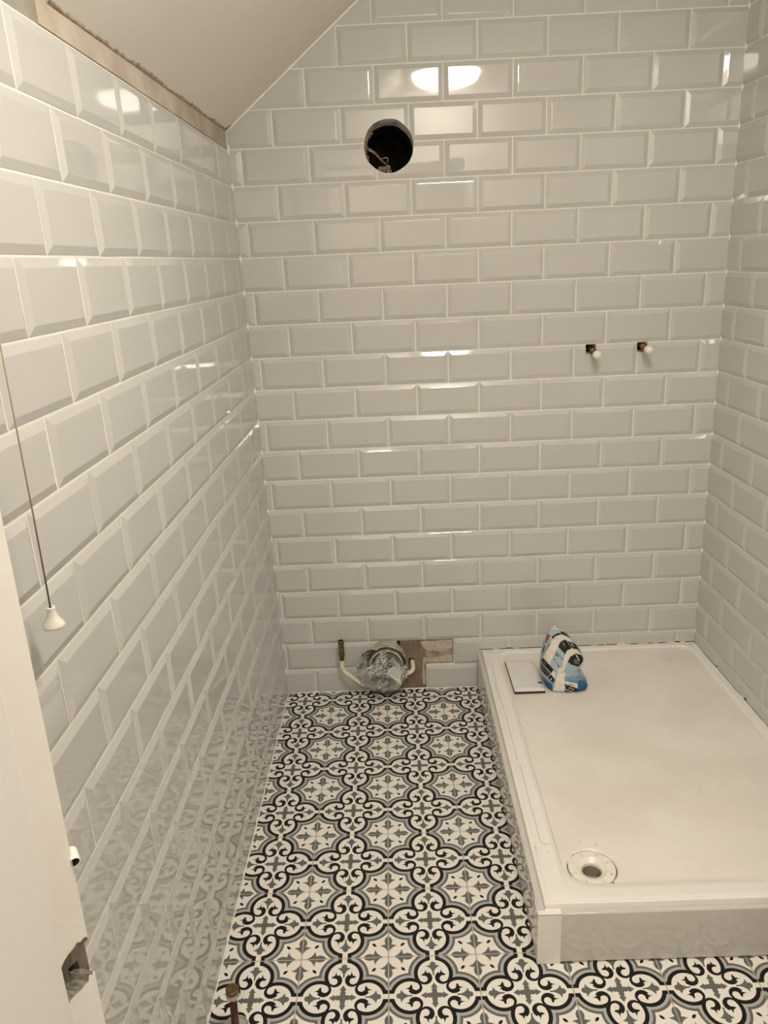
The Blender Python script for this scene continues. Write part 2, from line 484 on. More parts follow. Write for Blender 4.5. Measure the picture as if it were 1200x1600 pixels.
# ---- bare strip and plaster patch above the left wall tiles
def lpt(s, v, n=0.0): return ML @ Vector((-s, v, n))
bm = bmesh.new(); bm_prism(bm, [lpt(0, 1.8425, -.03), lpt(1.285, 1.8425, -.03), lpt(1.285, 1.898, -.03), lpt(0, 1.898, -.03)], ML.to_3x3() @ Vector((0, 0, .0305)))
o = from_bm('trim_1', bm, M_BARE); struct(o)
bm = bmesh.new(); bm_prism(bm, [lpt(1.287, 1.8405, -.03), lpt(1.925, 1.8405, -.03), lpt(1.925, 1.898, -.03), lpt(1.287, 1.898, -.03)], ML.to_3x3() @ Vector((0, 0, .026)))
o = from_bm('trim_2', bm, M_GREYP); struct(o)

# ---- ceiling
bm = bmesh.new()
xt = (CEIL - 1.9135) / .787
x0 = -.10
for ya, yb in ((.0, YF),):
    bm_prism(bm, [(x0, ya, slope_z(x0)), (xt, ya, CEIL), (1.65, ya, CEIL), (1.65, ya, CEIL + .1), (xt - .05, ya, CEIL + .1), (x0, ya, slope_z(x0) + .12)], (0, yb - ya, 0))
ceiling = from_bm('ceiling', bm, M_PAINT); struct(ceiling)
# torn plaster edge along the foot of the slope
V, F = [], []; nseg = 150
for i in range(nseg + 1):
    y = -.004 + (-1.24) * i / nseg
    xw = lpt(-y, 1.893).x + .0005
    d = .0035 + .007 * max(0, mnoise.noise(Vector((y * 9, 2.1, 0))) + .15) + .006 * abs(mnoise.noise(Vector((y * 60, 0, 5))))
    if i < 3: d += .014
    nrm = Vector((.787, 0, -1)).normalized() * .0012
    for dd, off in ((-.004, 0), (d * .6, 1), (d, 0)):
        x = xw + dd; V.append(Vector((x, y, slope_z(x))) + nrm * off + nrm * .15)
    if i < nseg:
        a = 3 * i; F += [(a, a + 1, a + 4, a + 3), (a + 1, a + 2, a + 5, a + 4)]
o = mk('torn_plaster', V, F, M_TORN); o.parent = ceiling

# ---- sealant beads in the corners
def bead(path, r, idx, mat=M_SEAL):
    V, F = tube_geo(path, r, 8); o = mk('trim_%d' % idx, V, F, mat, None, True); return struct(o)
def wob(a, b, n, amp, seed):
    a, b = Vector(a), Vector(b); out = []
    for i in range(n + 1):
        t = i / n; q = a.lerp(b, t); k = mnoise.noise(Vector((t * n * .35, seed, 0))) * amp
        out.append(q + Vector((k, k * .3, k * .5)))
    return out
bead(wob((.0015, -.0015, 0), (E1 * 1.885 + .0015, -.0015, 1.885), 60, .0012, 1), .0038, 3)
bead(wob((W - .0012, -.0015, .155), (W + R1 * CEIL - .0012, -.0015, CEIL), 60, .0010, 2), .0034, 4)
bead(wob((.0035, -.002, .0012), (.0035 - .0226, YF, .0012), 50, .0005, 3), .0034, 5)
bead(wob((.0, -.002, .001), (.70, -.002, .001), 30, .0006, 4), .0028, 6)
p = wob((-.031, -.003, slope_z(-.031) - .002), (xt, -.003, CEIL - .002), 40, .0022, 5)
bead(p, [.0042 + .002 * mnoise.noise(Vector((i * .6, 3, 0))) for i in range(len(p))], 7)
bead([(xt, -.002, CEIL - .001), (W, -.002, CEIL - .001)], .004, 8)

# ------------------------------------------------------------------ floor
bm = bmesh.new(); bm_box(bm, (-.12, -3.7, -.06), (1.7, .12, -.0012)); floor = from_bm('floor', bm, M_FGROUT); struct(floor)
FTW, FTH = PFX - .0028, PFY - .0028
def ftile_bm():
    bm = bmesh.new(); rings = []
    for ins, h in ((0, -.004), (0, -.0006), (.0006, 0.)):
        a, b = FTW / 2 - ins, FTH / 2 - ins
        rings.append([bm.verts.new(p) for p in ((-a, -b, h), (a, -b, h), (a, b, h), (-a, b, h))])
    for r0, r1 in zip(rings, rings[1:]):
        for i in range(4): bm.faces.new((r0[i], r0[(i + 1) % 4], r1[(i + 1) % 4], r1[i]))
    bm.faces.new(rings[-1]); return bm
FF = bpy.data.meshes.new('floor_tile'); _b = ftile_bm(); _b.to_mesh(FF); _b.free(); FF.materials.append(M_FLOOR)
for i in range(-2, 7):
    for j in range(-1, 17):
        cx = FX + (i + .5) * PFX; cy = FY - (j + .5) * PFY
        if cx - PFX / 2 > TX0 + .01 and cy - PFY / 2 > TY0: continue
        inroom = cy > -2.2
        planes = [((0, 0, 0), (0, 1, 0))]
        if inroom: planes += [((.0, 0, 0), (-1, THL, 0)), ((W, 0, 0), (1, THR, 0))]
        if cx - PFX / 2 > 1.65 or cx + PFX / 2 < -.12: continue
        act = []; skip = False
        for co, no in planes:
            co, no = Vector(co), Vector(no)
            ds = [(Vector((cx + a * FTW / 2, cy + b * FTH / 2, 0)) - co).dot(no) for a in (-1, 1) for b in (-1, 1)]
            if min(ds) > -.001: skip = True
            if max(ds) > 0: act.append((co - Vector((cx, cy, 0)), no))
        if skip: continue
        me = FF
        if act:
            bm = ftile_bm(); clip_bm(bm, act, .003)
            if not bm.faces: bm.free(); continue
            bmesh.ops.recalc_face_normals(bm, faces=bm.faces)
            if max(bm.faces, key=lambda f: f.calc_area()).normal.z < 0:
                for f in bm.faces: f.normal_flip()
            me = bpy.data.meshes.new('floor_tile'); bm.to_mesh(me); bm.free(); me.materials.append(M_FLOOR)
        o = bpy.data.objects.new('floor_tile', me); link(o, floor); o.location = (cx, cy, random.uniform(-.0001, .0001))
        o.rotation_euler = (random.gauss(0, .0008), random.gauss(0, .0008), 0)

# ------------------------------------------------------------------ front wall, doorway, hall behind the camera
DX0, DX1, DH = .080, .895, 2.02
def sbox(name, a, b, mat, parent=None):
    bm = bmesh.new(); bm_box(bm, a, b); o = from_bm(name, bm, mat, parent)
    if parent is None: struct(o)
    return o
bm = bmesh.new()
bm_prism(bm, [(-.12, YF - .002, 0), (DX0, YF - .002, 0), (DX0, YF - .002, DH), (DX1, YF - .002, DH), (DX1, YF - .002, 0), (1.70, YF - .002, 0), (1.70, YF - .002, CEIL), (-.12, YF - .002, CEIL)], (0, -.13, 0))
from_bm('wall_front', bm, M_PAINTW)['kind'] = 'structure'
sbox('wall_hall_left', (-.12 - .1, -3.7, 0), (-.12, -2.055, CEIL), M_PAINTW)
sbox('wall_hall_right', (1.7, -3.7, 0), (1.8, -2.055, CEIL), M_PAINTW)
sbox('wall_hall_back', (-.22, -3.8, 0), (1.8, -3.7, CEIL), M_PAINTW)
sbox('ceiling_hall', (-.22, -3.8, CEIL), (1.8, YF, CEIL + .1), M_PAINTW)

# door lining: rebate board (with the ragged lock cut-out) and stop
door = empty('door_1', (DX0, YF, 0)); struct(door)
def lp(x, y, z): return (x - DX0, y - YF, z)
XJ = .105
UP = [(-1.9225, .868), (-1.9251, .8821), (-1.930, .887), (-1.9337, .8896), (-1.940, .892), (-1.947, .898), (-1.953, .899), (-1.9581, .9009), (-1.966, .9035), (-1.9729, .9056), (-1.985, .905), (-1.999, .904)]
UP[0] = (YF, .8780)
LO = [(YF, .8385), (-1.9288, .8376), (-1.9347, .8443), (-1.9383, .8401), (-1.9452, .844), (-1.952, .8465), (-1.960, .852), (-1.968, .8562), (-1.9745, .8592), (-1.985, .860), (-1.999, .861)]
YB = -1.999
bm = bmesh.new()
bm_prism(bm, [lp(DX0, y, z) for y, z in UP] + [lp(DX0, YB, DH - .025), lp(DX0, YF, DH - .025)], (XJ - DX0, 0, 0))
from_bm('jamb', bm, M_JAMB, door)
bm = bmesh.new()
bm_prism(bm, [lp(DX0, y, z) for y, z in LO] + [lp(DX0, YB, 0), lp(DX0, YF, 0)], (XJ - DX0, 0, 0))
o = from_bm('jamb', bm, M_JAMB, door)
# recess: plaster, filler lips and the mortise
bm = bmesh.new()
z0, z1 = .80, .93
bm_box(bm, lp(DX0 - .02, YF, z0), lp(DX0 + .002, -1.9158, z1)) if False else None
def plate_with_hole(x, ya, yb, za, zb, hole):
    """flat plate at x facing +x with a four-sided hole"""
    V = [lp(x, ya, za), lp(x, yb, za), lp(x, yb, zb), lp(x, ya, zb)] + [lp(x, *h) for h in hole]
    F = [(0, 1, 5, 4), (1, 2, 6, 5), (2, 3, 7, 6), (3, 0, 4, 7)]
    return V, F
hole = [(-1.916, .8244), (-1.942, .8378), (-1.9375, .8561), (-1.9185, .846)]
V, F = plate_with_hole(.0862, -1.899, YB, z0, z1, hole)
V += [lp(DX0 - .03, *h) for h in hole]
V += [lp(-.03, -1.899, z0), lp(-.03, -1.899, z1)]; F.append((0, 3, 13, 12))
F += [(4, 5, 9, 8), (5, 6, 10, 9), (6, 7, 11, 10), (7, 4, 8, 11)]
o = mk('lock_recess', V, F, M_RAW, door)
mk('mortise', [lp(DX0 - .028, y, z) for y, z in ((-1.905, .81), (-1.97, .81), (-1.97, .88), (-1.905, .88))], [(0, 1, 2, 3)], M_RED, door)
def crumb_strip(pts, w, name, mat, parent, seed, x):
    V, F = [], []
    k = 4
    P = []
    for a, b in zip(pts, pts[1:]):
        for t in range(k): P.append((a[0] + (b[0] - a[0]) * t / k, a[1] + (b[1] - a[1]) * t / k))
    P.append(pts[-1])
    for i, (y, z) in enumerate(P):
        for j in range(4):
            f = j / 3
            nn = mnoise.noise(Vector((y * 240, z * 240, seed + j)))
            V.append(lp(x - .011 * f + .003 * nn, y + .002 * nn, z + w * f * (1 + .5 * nn) - w * .1))
        if i: 
            for j in range(3):
                a = 4 * (i - 1) + j; F.append((a, a + 1, a + 5, a + 4))
    return mk(name, V, F, mat, parent)
crumb_strip(UP, -.010, 'filler_lip', M_RAWL, door, 3.1, XJ)
V, F = [], []
for i, (y, z) in enumerate(LO):
    for j in range(4):
        nn = mnoise.noise(Vector((y * 160, j * 1.7, 2)))
        V.append(lp(XJ - .0008 - .0068 * j + .0008 * nn, y, z + .0006 + .0022 * (j > 0) * (1 + nn)))
    if i:
        for j in range(3): a = 4 * (i - 1) + j; F.append((a, a + 1, a + 5, a + 4))
mk('filler_lip', V, F, pm('chipped_edge', (.30, .275, .24), .95, var=(.12, .10, .075), vscale=120, bump=.002, bscale=120), door)
# stop and back part of the lining
bm = bmesh.new(); bm_box(bm, lp(DX0, YB - .16, 0), lp(XJ + .0125, YB, DH - .038)); bmesh.ops.bevel(bm, geom=[e for e in bm.edges if all(abs(v.co.y - (YB - YF)) < 1e-6 and v.co.x > .03 for v in e.verts)], offset=.003, segments=2, affect='EDGES'); from_bm('door_stop', bm, M_STOP, door)
bm = bmesh.new(); bm_box(bm, lp(DX0, YB - .16, DH - .025), lp(DX1, YF, DH)); from_bm('head_lining', bm, M_JAMB, door)
bm = bmesh.new(); bm_box(bm, lp(DX1 - .025, YB - .16, 0), lp(DX1, YF, DH - .025)); from_bm('jamb', bm, M_JAMB, door)
# thin plaster return beside the lining on the room side
bm = bmesh.new(); bm_box(bm, (-.03, YF - .001, 0), (.0893, -1.899, .812)); o = from_bm('trim_9', bm, M_PAINTW); struct(o)
bm = bmesh.new(); bm_box(bm, (-.03, YF - .001, .895), (.0893, -1.899, 2.0)); o = from_bm('trim_10', bm, M_PAINTW); struct(o)
# open-ended tube on the lining edge
tg = empty('door_buffer', (.1035, YF + .004, .9745))
d = Vector((.50, -.68, -.12)).normalized()
tag(tg, 'short white tube with a dark open end sticking out of the door lining edge', 'pipe end')
tg.name = 'white_tube'
lathe('sleeve', [(.0072, -.008), (.0064, .003), (.0062, .0062), (.0052, .0068), (.0048, .003), (.0001, .001)], M_PLAST, tg, axis=d, n=20)
lathe('socket', [(.0050, .0058), (.0045, .0030), (.0001, .0030)], M_DARK, tg, axis=d, n=20)

# ------------------------------------------------------------------ ceiling lamp (out of frame, seen in the tiles)
cl = empty('ceiling_light', (.755, -1.64, CEIL)); tag(cl, 'round opal dome ceiling light glowing above the room', 'lamp')
prof = [(.001, -.085)] + [(.155 * math.sin(a), -.020 - .065 * math.cos(a)) for a in [math.radians(k * 9) for k in range(1, 11)]]
lathe('diffuser', prof, M_LAMP, cl, n=48, sharp=False)
lathe('lamp_base', [(.001, -.001), (.192, -.001), (.196, -.004), (.196, -.022), (.188, -.026), (.15, -.022)], M_PLAST, cl, n=48)  # out-of-frame base, widened past the dome to shield the ceiling from its light

# ------------------------------------------------------------------ shower tray
tray = empty('shower_tray', (TX0, 0, 0)); tag(tray, 'large white rectangular shower tray raised on panels in the right corner', 'shower tray')
def tp(p): return (p[0] - TX0, p[1], p[2])
NL = 40   # points per side
def rrect(x0, x1, y0, y1, rs, z, skew=0.):
    """rounded rectangle loop, rs = radii at (x0,y0)(x1,y0)(x1,y1)(x0,y1); same count for every loop"""
    pts = []; arc = 10
    cs = [(x0 + rs[0], y0 + rs[0], rs[0], 180), (x1 - rs[1], y0 + rs[1], rs[1], 270), (x1 - rs[2], y1 - rs[2], rs[2], 0), (x0 + rs[3], y1 - rs[3], rs[3], 90)]
    corners = []
    for cx, cy, r, a0 in cs:
        corners.append([(cx + r * math.cos(math.radians(a0 + 90 * k / arc)), cy + r * math.sin(math.radians(a0 + 90 * k / arc))) for k in range(arc + 1)])
    for i in range(4):
        pts += corners[i]
        a, b = corners[i][-1], corners[(i + 1) % 4][0]
        for k in range(1, 14): pts.append((a[0] + (b[0] - a[0]) * k / 14, a[1] + (b[1] - a[1]) * k / 14))
    out = []
    for x, y in pts:
        sh = skew * max(0, -y) if x > (x0 + x1) / 2 else 0
        out.append(Vector((x + sh, y, z(x, y) if callable(z) else z)))
    return out
DC = Vector((.8515, -1.057)); DR = .0572
X1, Y1 = W - .001, -.0008
def rr(i, r, z, l=None):
    return rrect(TX0 + i, X1 - i, TY0 + i, Y1 - i, (r, r, r, r), z, THR)
def basin(l, r_, b, f, rad, z):
    return rrect(TX0 + l, X1 - r_, TY0 + f, Y1 - b, (rad * 1.5, rad, rad, rad), z, THR)
def fall(x, y): return TRAY_Z - .0055 - .0065 * max(0, 1 - math.hypot(x - DC.x, y - DC.y) / 1.1)
loops = [rr(.004, .004, .035), rr(.0, .004, .040), rr(0, .004, TRAY_Z - .004), rr(.0012, .005, TRAY_Z - .0012), rr(.004, .006, TRAY_Z),
         rr(.0075, .007, TRAY_Z), rr(.0090, .008, TRAY_Z - .0014), rr(.0112, .008, TRAY_Z - .0014), rr(.0125, .009, TRAY_Z - .0002),
         basin(.052, .026, .023, .020, .045, TRAY_Z - .0002), basin(.0532, .0272, .0242, .030, .045, TRAY_Z - .0024), basin(.0550, .0290, .0260, .038, .045, TRAY_Z - .0030),
         basin(.060, .034, .031, .052, .045, TRAY_Z - .0050), basin(.066, .040, .037, .066, .045, fall)]
# inner loops shrink on to the drain circle
last = loops[-1]
def circ(rad, z):
    out = []
    for v in last:
        dv = Vector((v.x, v.y)) - DC; dv.normalize(); q = DC + dv * rad; out.append(Vector((q.x, q.y, z)))
    return out
rim = circ(DR + .004, 0)
for f in (.25, .5, .75, .9, 1.0):
    L = []
    for v, c in zip(last, rim):
        q = v.lerp(c, f); L.append(Vector((q.x, q.y, fall(q.x, q.y)))) 
    loops.append(L)
zd = fall(DC.x, DC.y)
loops += [circ(DR + .002, zd - .0015), circ(DR, zd - .003), circ(DR, zd - .020)]
V, F = [], []
n = len(loops[0])
for L in loops: V += [tp(v) for v in L]
for i in range(len(loops) - 1):
    for k in range(n):
        a, b = i * n + k, i * n + (k + 1) % n
        F.append((a, b, b + n, a + n))
body = mk('tray_body', V, F, [M_ACR, M_ACRD], tray, True)
for p_ in body.data.polygons:
    if p_.index // n >= 12 and p_.index // n < len(loops) - 3: p_.material_index = 1
autosmooth(body, 32)
# drain
dr = empty('drain_flange', (DC.x, DC.y, zd - .003)); tag(dr, 'round white plastic waste flange with notches set in the shower tray', 'drain')
lathe('flange', [(.0215, -.030), (.0215, -.012), (.0235, -.006), (.030, -.0015), (.0345, .0002), (.0355, .0012), (.0485, .0012), (.0535, .0012), (.0545, .0004), (.0548, -.004)], M_PLAST, dr, n=56)
lathe('waste_pipe', [(.0212, -.012), (.0208, -.040), (.0001, -.040)], pm('grey_waste', (.30, .265, .21), .5), dr, n=32)
for k in range(8):
    a = math.radians(20 + 45 * k); c, s = math.cos(a), math.sin(a)
    bm = bmesh.new()
    if k == 5: bm_box(bm, (.040, -.0008, .0010), (.050, .0008, .0024))
    else:
        bm_box(bm, (.0405, -.0034, .0010), (.0535, -.0018, .0034)); bm_box(bm, (.0405, .0018, .0010), (.0535, .0034, .0034)); bm_box(bm, (.0405, -.0018, .0010), (.0425, .0018, .0034))
    bmesh.ops.rotate(bm, verts=bm.verts, cent=(0, 0, 0), matrix=Matrix.Rotation(a, 3, 'Z'))
    from_bm('rib', bm, M_PLAST, dr)
for k in range(4):
    a = math.radians(60 + 90 * k)
    lathe('screw_hole', [(.0001, .0016), (.0013, .0016), (.0013, .0008)], M_DARK, dr, origin=(.0455 * math.cos(a), .0455 * math.sin(a), 0), n=10)
# riser panels
PZ = .1375
def rounded_panel(name, a, b, mat):
    """box with rounded top edge"""
    bm = bmesh.new(); bm_box(bm, a, b)
    te = [e for e in bm.edges if all(abs(v.co.z - b[2]) < 1e-6 for v in e.verts)]
    bmesh.ops.bevel(bm, geom=te, offset=.0035, segments=4, profile=.5, affect='EDGES')
    o = from_bm(name, bm, mat, tray); autosmooth(o, 40); return o
rounded_panel('side_panel', tp((.7025, TY0 - .006, .0015)), tp((TX0 + .0002, -.006, PZ + .004)), M_PANEL)
rounded_panel('front_panel', tp((.7025, -1.1885, .0045)), tp((W + .033, TY0 - .001, PZ)), M_PANEL)
bm = bmesh.new()
cz = PZ + .0015
bm_prism(bm, [tp(q) for q in ((.7010, -1.1905, .0008), (.7525, -1.1905, .0008), (.7525, -1.1880, .0008), (.7030, -1.1880, .0008), (.7030, -1.148, .0008), (.7010, -1.148, .0008))], (0, 0, cz - .0008))
bm_box(bm, tp((.7010, -1.1905, cz - .001)), tp((.7525, TY0 - .001, cz + .0006)))
o = from_bm('corner_trim', bm, M_ACR, tray)
# near-black strips in the gap between tray and tiles
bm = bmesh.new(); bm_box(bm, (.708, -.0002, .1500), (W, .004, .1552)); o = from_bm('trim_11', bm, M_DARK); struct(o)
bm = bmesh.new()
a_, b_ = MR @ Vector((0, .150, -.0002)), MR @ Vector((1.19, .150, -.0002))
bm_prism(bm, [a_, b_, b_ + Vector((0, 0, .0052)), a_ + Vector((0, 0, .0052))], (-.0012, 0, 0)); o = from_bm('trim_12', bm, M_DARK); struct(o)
# loose grout left along the gap
V, F = [], []
def lump(c, r, flat=(1, 1, 1)):
    bm = bmesh.new(); bmesh.ops.create_icosphere(bm, subdivisions=2, radius=1)
    b0 = len(V); idx = {}
    for i, v in enumerate(bm.verts):
        q = v.co * (1 + .35 * mnoise.noise(v.co * 2 + Vector(c) * 40)); idx[v.index] = b0 + i
        V.append(Vector(c) + Vector((q.x * r * flat[0], q.y * r * flat[1], q.z * r * flat[2])))
    for f in bm.faces: F.append(tuple(b0 + v.index for v in f.verts))
    bm.free()
for x, L in ((.770, .013), (.846, .008), (1.013, .004), (1.035, .012), (1.125, .014), (1.165, .004), (1.215, .009), (1.238, .020), (1.30, .02), (1.345, .012), (1.40, .018), (1.4445, .010)):
    lump((x, -.0028, .1532), L, (1, .0030 / L, .0030 / L))
for s, L in ((.035, .010), (.06, .016), (.20, .009), (.30, .006), (.375, .012), (.43, .008), (.52, .01), (.62, .008), (.75, .012), (.9, .01), (1.05, .01)):
    q = MR @ Vector((s, .1532, .0028)); lump(q, L, (.0030 / L, 1, .0030 / L))
o = mk('grout_residue', V, F, M_GROUT, None, True); o['kind'] = 'stuff'; tag(o, 'crumbs of cream grout left along the gap between tray and wall tiles', 'grout')
# pencil marks, dirt specks and scuffs on the tray
M_PENCIL = pm('pencil_line', (.26, .21, .16), .8)
M_SPECK = pm('dirt_speck', (.10, .07, .05), .9)
def ztop(x, y): return TRAY_Z
V, F = [], []
def stroke(pts, w, zf):
    for a, b in zip(pts, pts[1:]):
        a2, b2 = Vector(a), Vector(b); d_ = (b2 - a2).normalized(); nn = Vector((-d_.y, d_.x)) * w / 2
        k = len(V)
        for q in (a2 + nn, a2 - nn, b2 - nn, b2 + nn): V.append(tp((q.x, q.y, zf(q.x, q.y) + .00025)))
        F.append((k, k + 1, k + 2, k + 3))
for x, a, b in ((.7395, -.10, -.26), (.7405, -.29, -.40), (.7355, -.22, -.335), (.7420, -.42, -.66), (.7450, -.68, -.97)):
    m_ = 6; stroke([(x + .0008 * math.sin(i * 1.7), a + (b - a) * i / m_) for i in range(m_ + 1)], .0009, ztop)
stroke([(.7450, -.97), (.748, -.985), (.7535, -.992), (.768, -.988)], .0009, ztop)
stroke([(.733, -.275), (.737, -.2725), (.743, -.276)], .0012, ztop)
stroke([(.736, -.378), (.740, -.382)], .0018, ztop); stroke([(.727, -1.0), (.733, -1.004)], .002, ztop)
mk('pencil_marks', V, F, M_PENCIL, tray)['kind'] = 'stuff'
V, F = [], []
for x, y, r in ((.8045, -.468, .0022), (.944, -.62, .0018), (.842, -.972, .0018), (.879, -.985, .0022), (.906, -.90, .0014), (.796, -1.078, .0014), (1.36, -.115, .003), (1.30, -.30, .0016), (1.10, -.52, .0012), (1.2, -.8, .002), (1.01, -.77, .0012), (.757, -1.02, .0016)):
    k = len(V)
    for i in range(6):
        q = (x + r * (1.2 if i % 2 else .7) * math.cos(i * 1.047), y + r * .7 * math.sin(i * 1.047)); V.append(tp((q[0], q[1], fall(*q) + .0004 if q[0] > .775 else TRAY_Z + .0003)))
    F.append(tuple(range(k, k + 6)))
o = mk('dirt_specks', V, F, M_SPECK, tray); o['kind'] = 'stuff'

# ------------------------------------------------------------------ loose wall tile lying on the tray
zt = TRAY_Z - .0060
lt = empty('wall_tile', (.8395, -.2015, zt)); lt.rotation_euler = (0.012, -.006, math.radians(90.5))
tag(lt, 'loose white bevelled wall tile lying flat on the tray beside the grout bag', 'tile')
bm = tile_bm(); bmesh.ops.translate(bm, verts=bm.verts, vec=(0, 0, .0092)); from_bm('glaze', bm, pm('glaze_loose', (.78, .765, .72), .10), lt, fixn=False)
bm = bmesh.new(); bm_box(bm, (-.1002, -.0504, .0006), (.1002, .0504, .0080)); from_bm('biscuit', bm, M_BODY, lt)
bm = bmesh.new(); bm_box(bm, (-.060, -.046, .0100), (-.054, -.033, .0152)); from_bm('black_mark', bm, pm('black_tape', (.015, .014, .012), .6), lt)

# ------------------------------------------------------------------ bag of grout
BR = Vector((.962, -.235, .1448))
bag = empty('grout_bag', BR); tag(bag, 'blue, black and white bag of grout standing on the shower tray', 'bag')
# (z, xl, xr, y front, y back)
LV = [(.0003, .906, 1.030, -.300, -.170), (.004, .901, 1.035, -.306, -.163), (.012, .897, 1.037, -.308, -.160), (.026, .8925, 1.0275, -.304, -.160), (.042, .8892, 1.018, -.297, -.163), (.055, .8878, 1.0115, -.292, -.166),
      (.066, .8880, 1.0135, -.289, -.169), (.078, .8885, 1.021, -.288, -.172), (.090, .8892, 1.0258, -.285, -.176), (.103, .8900, 1.0215, -.279, -.180), (.120, .8925, 1.0120, -.271, -.186), (.140, .8958, .9995, -.262, -.194),
      (.158, .9015, .9850, -.254, -.202), (.172, .9055, .9730, -.249, -.208), (.184, .9095, .9600, -.245, -.213), (.192, .9160, .9480, -.242, -.218), (.1975, .9225, .9370, -.238, -.224)]
def lev(z):
    for a, b in zip(LV, LV[1:]):
        if z <= b[0]:
            t = (z - a[0]) / (b[0] - a[0]); return [a[i] + (b[i] - a[i]) * t for i in range(1, 5)]
    return LV[-1][1:]
NR, NA = 140, 260
V, F = [], []
for i in range(NR + 1):
    z = LV[0][0] + (LV[-1][0] - LV[0][0]) * i / NR
    xl, xr, yf, yb = lev(z); cx, cy, hx, hy = (xl + xr) / 2, (yf + yb) / 2, (xr - xl) / 2, (yb - yf) / 2
    e = .55 + .3 * i / NR
    for k in range(NA):
        a = 2 * math.pi * k / NA; c, s = math.cos(a), math.sin(a)
        x = cx + hx * math.copysign(abs(c) ** e, c); y = cy + hy * math.copysign(abs(s) ** e, s)
        nn = mnoise.noise(Vector((x * 45, y * 45, z * 38))) * .0022 + mnoise.noise(Vector((x * 110, y * 90, z * 120))) * .0009
        ed = min(1, z / .01)
        V.append(Vector((x + c * nn * ed, y + s * nn * ed * 1.6, z + BR.z)) - BR)
for i in range(NR):
    for k in range(NA):
        a, b = i * NA + k, i * NA + (k + 1) % NA; F.append((a, b, b + NA, a + NA))
F.append(tuple(range(NA))[::-1]); F.append(tuple(range(NR * NA, (NR + 1) * NA)))
def bm_print(nm, col, r=.4): return pm(nm, col, r, spec=.25)
BM = [bm_print('bag_pale_blue', (.36, .46, .50)), bm_print('bag_black', (.016, .014, .014)), bm_print('bag_white', (.72, .67, .58), .45),
      bm_print('bag_mid_blue', (.055, .19, .36)), bm_print('bag_deep_blue', (.010, .06, .19)), bm_print('bag_red', (.35, .06, .05)), bm_print('bag_grey', (.12, .115, .11))]
PR = [  # (material, outline in print units)
 (3, [(130, 960), (375, 1245), (350, 1470), (300, 1460), (120, 1200)]), (3, [(600, 1120), (800, 1080), (900, 1060), (1060, 1150), (1060, 1560), (570, 1560)]),
 (4, [(110, 1080), (370, 1290), (340, 1560), (100, 1500)]), (4, [(590, 1290), (870, 1340), (880, 1180), (1080, 1200), (1080, 1700), (540, 1700)]),
 (1, [(172, 735), (385, 965), (342, 1042), (128, 812), (136, 770)]), (1, [(125, 835), (335, 1065), (412, 1172), (378, 1246), (120, 985)]),
 (2, [(128, 985), (378, 1246), (372, 1256), (126, 998)]), (2, [(262, 1118), (318, 1058), (324, 1064), (270, 1126)]),
 (2, [(355, 1010), (380, 1000), (430, 1050), (412, 1140), (345, 1055)]),
 (2, [(178, 722), (250, 600), (330, 470), (365, 368), (450, 300), (540, 278), (640, 290), (720, 330), (770, 405), (740, 425), (612, 378), (505, 428), (470, 520), (420, 620), (360, 740), (300, 872)]),
 (1, [(350, 330), (380, 282), (480, 240), (548, 262), (420, 312), (368, 368)]), (1, [(518, 218), (560, 215), (650, 262), (745, 348), (620, 298), (540, 262)]),
 (1, [(478, 512), (520, 422), (610, 372), (640, 395), (748, 548), (650, 600), (600, 695), (575, 625)]), (1, [(655, 395), (720, 425), (835, 465), (945, 655), (900, 612), (820, 565), (758, 548)]),
 (2, [(600, 695), (650, 592), (750, 548), (860, 570), (955, 665), (925, 684), (822, 650), (735, 708), (665, 810), (612, 905), (600, 1000), (602, 1150), (618, 1290), (570, 1560), (340, 1560), (355, 1440), (420, 1250), (460, 1050), (462, 972), (555, 925), (582, 800)]),
 (1, [(662, 815), (722, 708), (830, 648), (935, 680), (1000, 760), (925, 860), (870, 912), (740, 872)]), (6, [(780, 790), (822, 742), (905, 835), (868, 868), (800, 850)]),
 (2, [(628, 1200), (856, 1240), (862, 1345), (632, 1268)]), (1, [(628, 1262), (860, 1342), (856, 1424), (624, 1350)]), (2, [(622, 1352), (856, 1424), (856, 1434), (620, 1362)]),
 (1, [(425, 615), (440, 612), (575, 765), (572, 782)]), (1, [(412, 650), (425, 648), (485, 710), (450, 712)]), (1, [(372, 745), (385, 742), (500, 905), (488, 922), (440, 830)]),
 (1, [(680, 1245), (800, 1280), (795, 1290), (690, 1262)]), (2, [(705, 1320), (800, 1365), (798, 1376), (702, 1332)]),
 (2, [(285, 195), (390, 100), (480, 110), (580, 205), (420, 168)]),
 (5, [(262, 262), (322, 285), (290, 370), (248, 440), (218, 430), (236, 340)]), (0, [(270, 330), (300, 350), (296, 356), (262, 340)]), (0, [(245, 380), (282, 398), (278, 404), (240, 390)]),
 (1, [(165, 560), (205, 470), (212, 500), (190, 600), (158, 650)]), (1, [(240, 530), (262, 510), (256, 545), (238, 565)]), (1, [(280, 480), (312, 440), (300, 500), (272, 520)]), (1, [(218, 590), (240, 575), (232, 610)]),
 (6, [(540, 430), (590, 425), (632, 500), (600, 515)]), (6, [(380, 290), (420, 272), (412, 300), (384, 322)]), (6, [(180, 790), (240, 850), (232, 890), (176, 820)]), (6, [(170, 920), (280, 1045), (268, 1075), (165, 950)]), (2, [(325, 1130), (352, 1150), (340, 1180), (322, 1160)]),
 (2, [(825, 660), (845, 680), (905, 780), (890, 800), (830, 700)]), (1, [(858, 690), (870, 700), (868, 712), (856, 704)]), (1, [(870, 735), (888, 748), (884, 760), (868, 750)]),
 (2, [(740, 450), (800, 520), (792, 524), (730, 462)])]
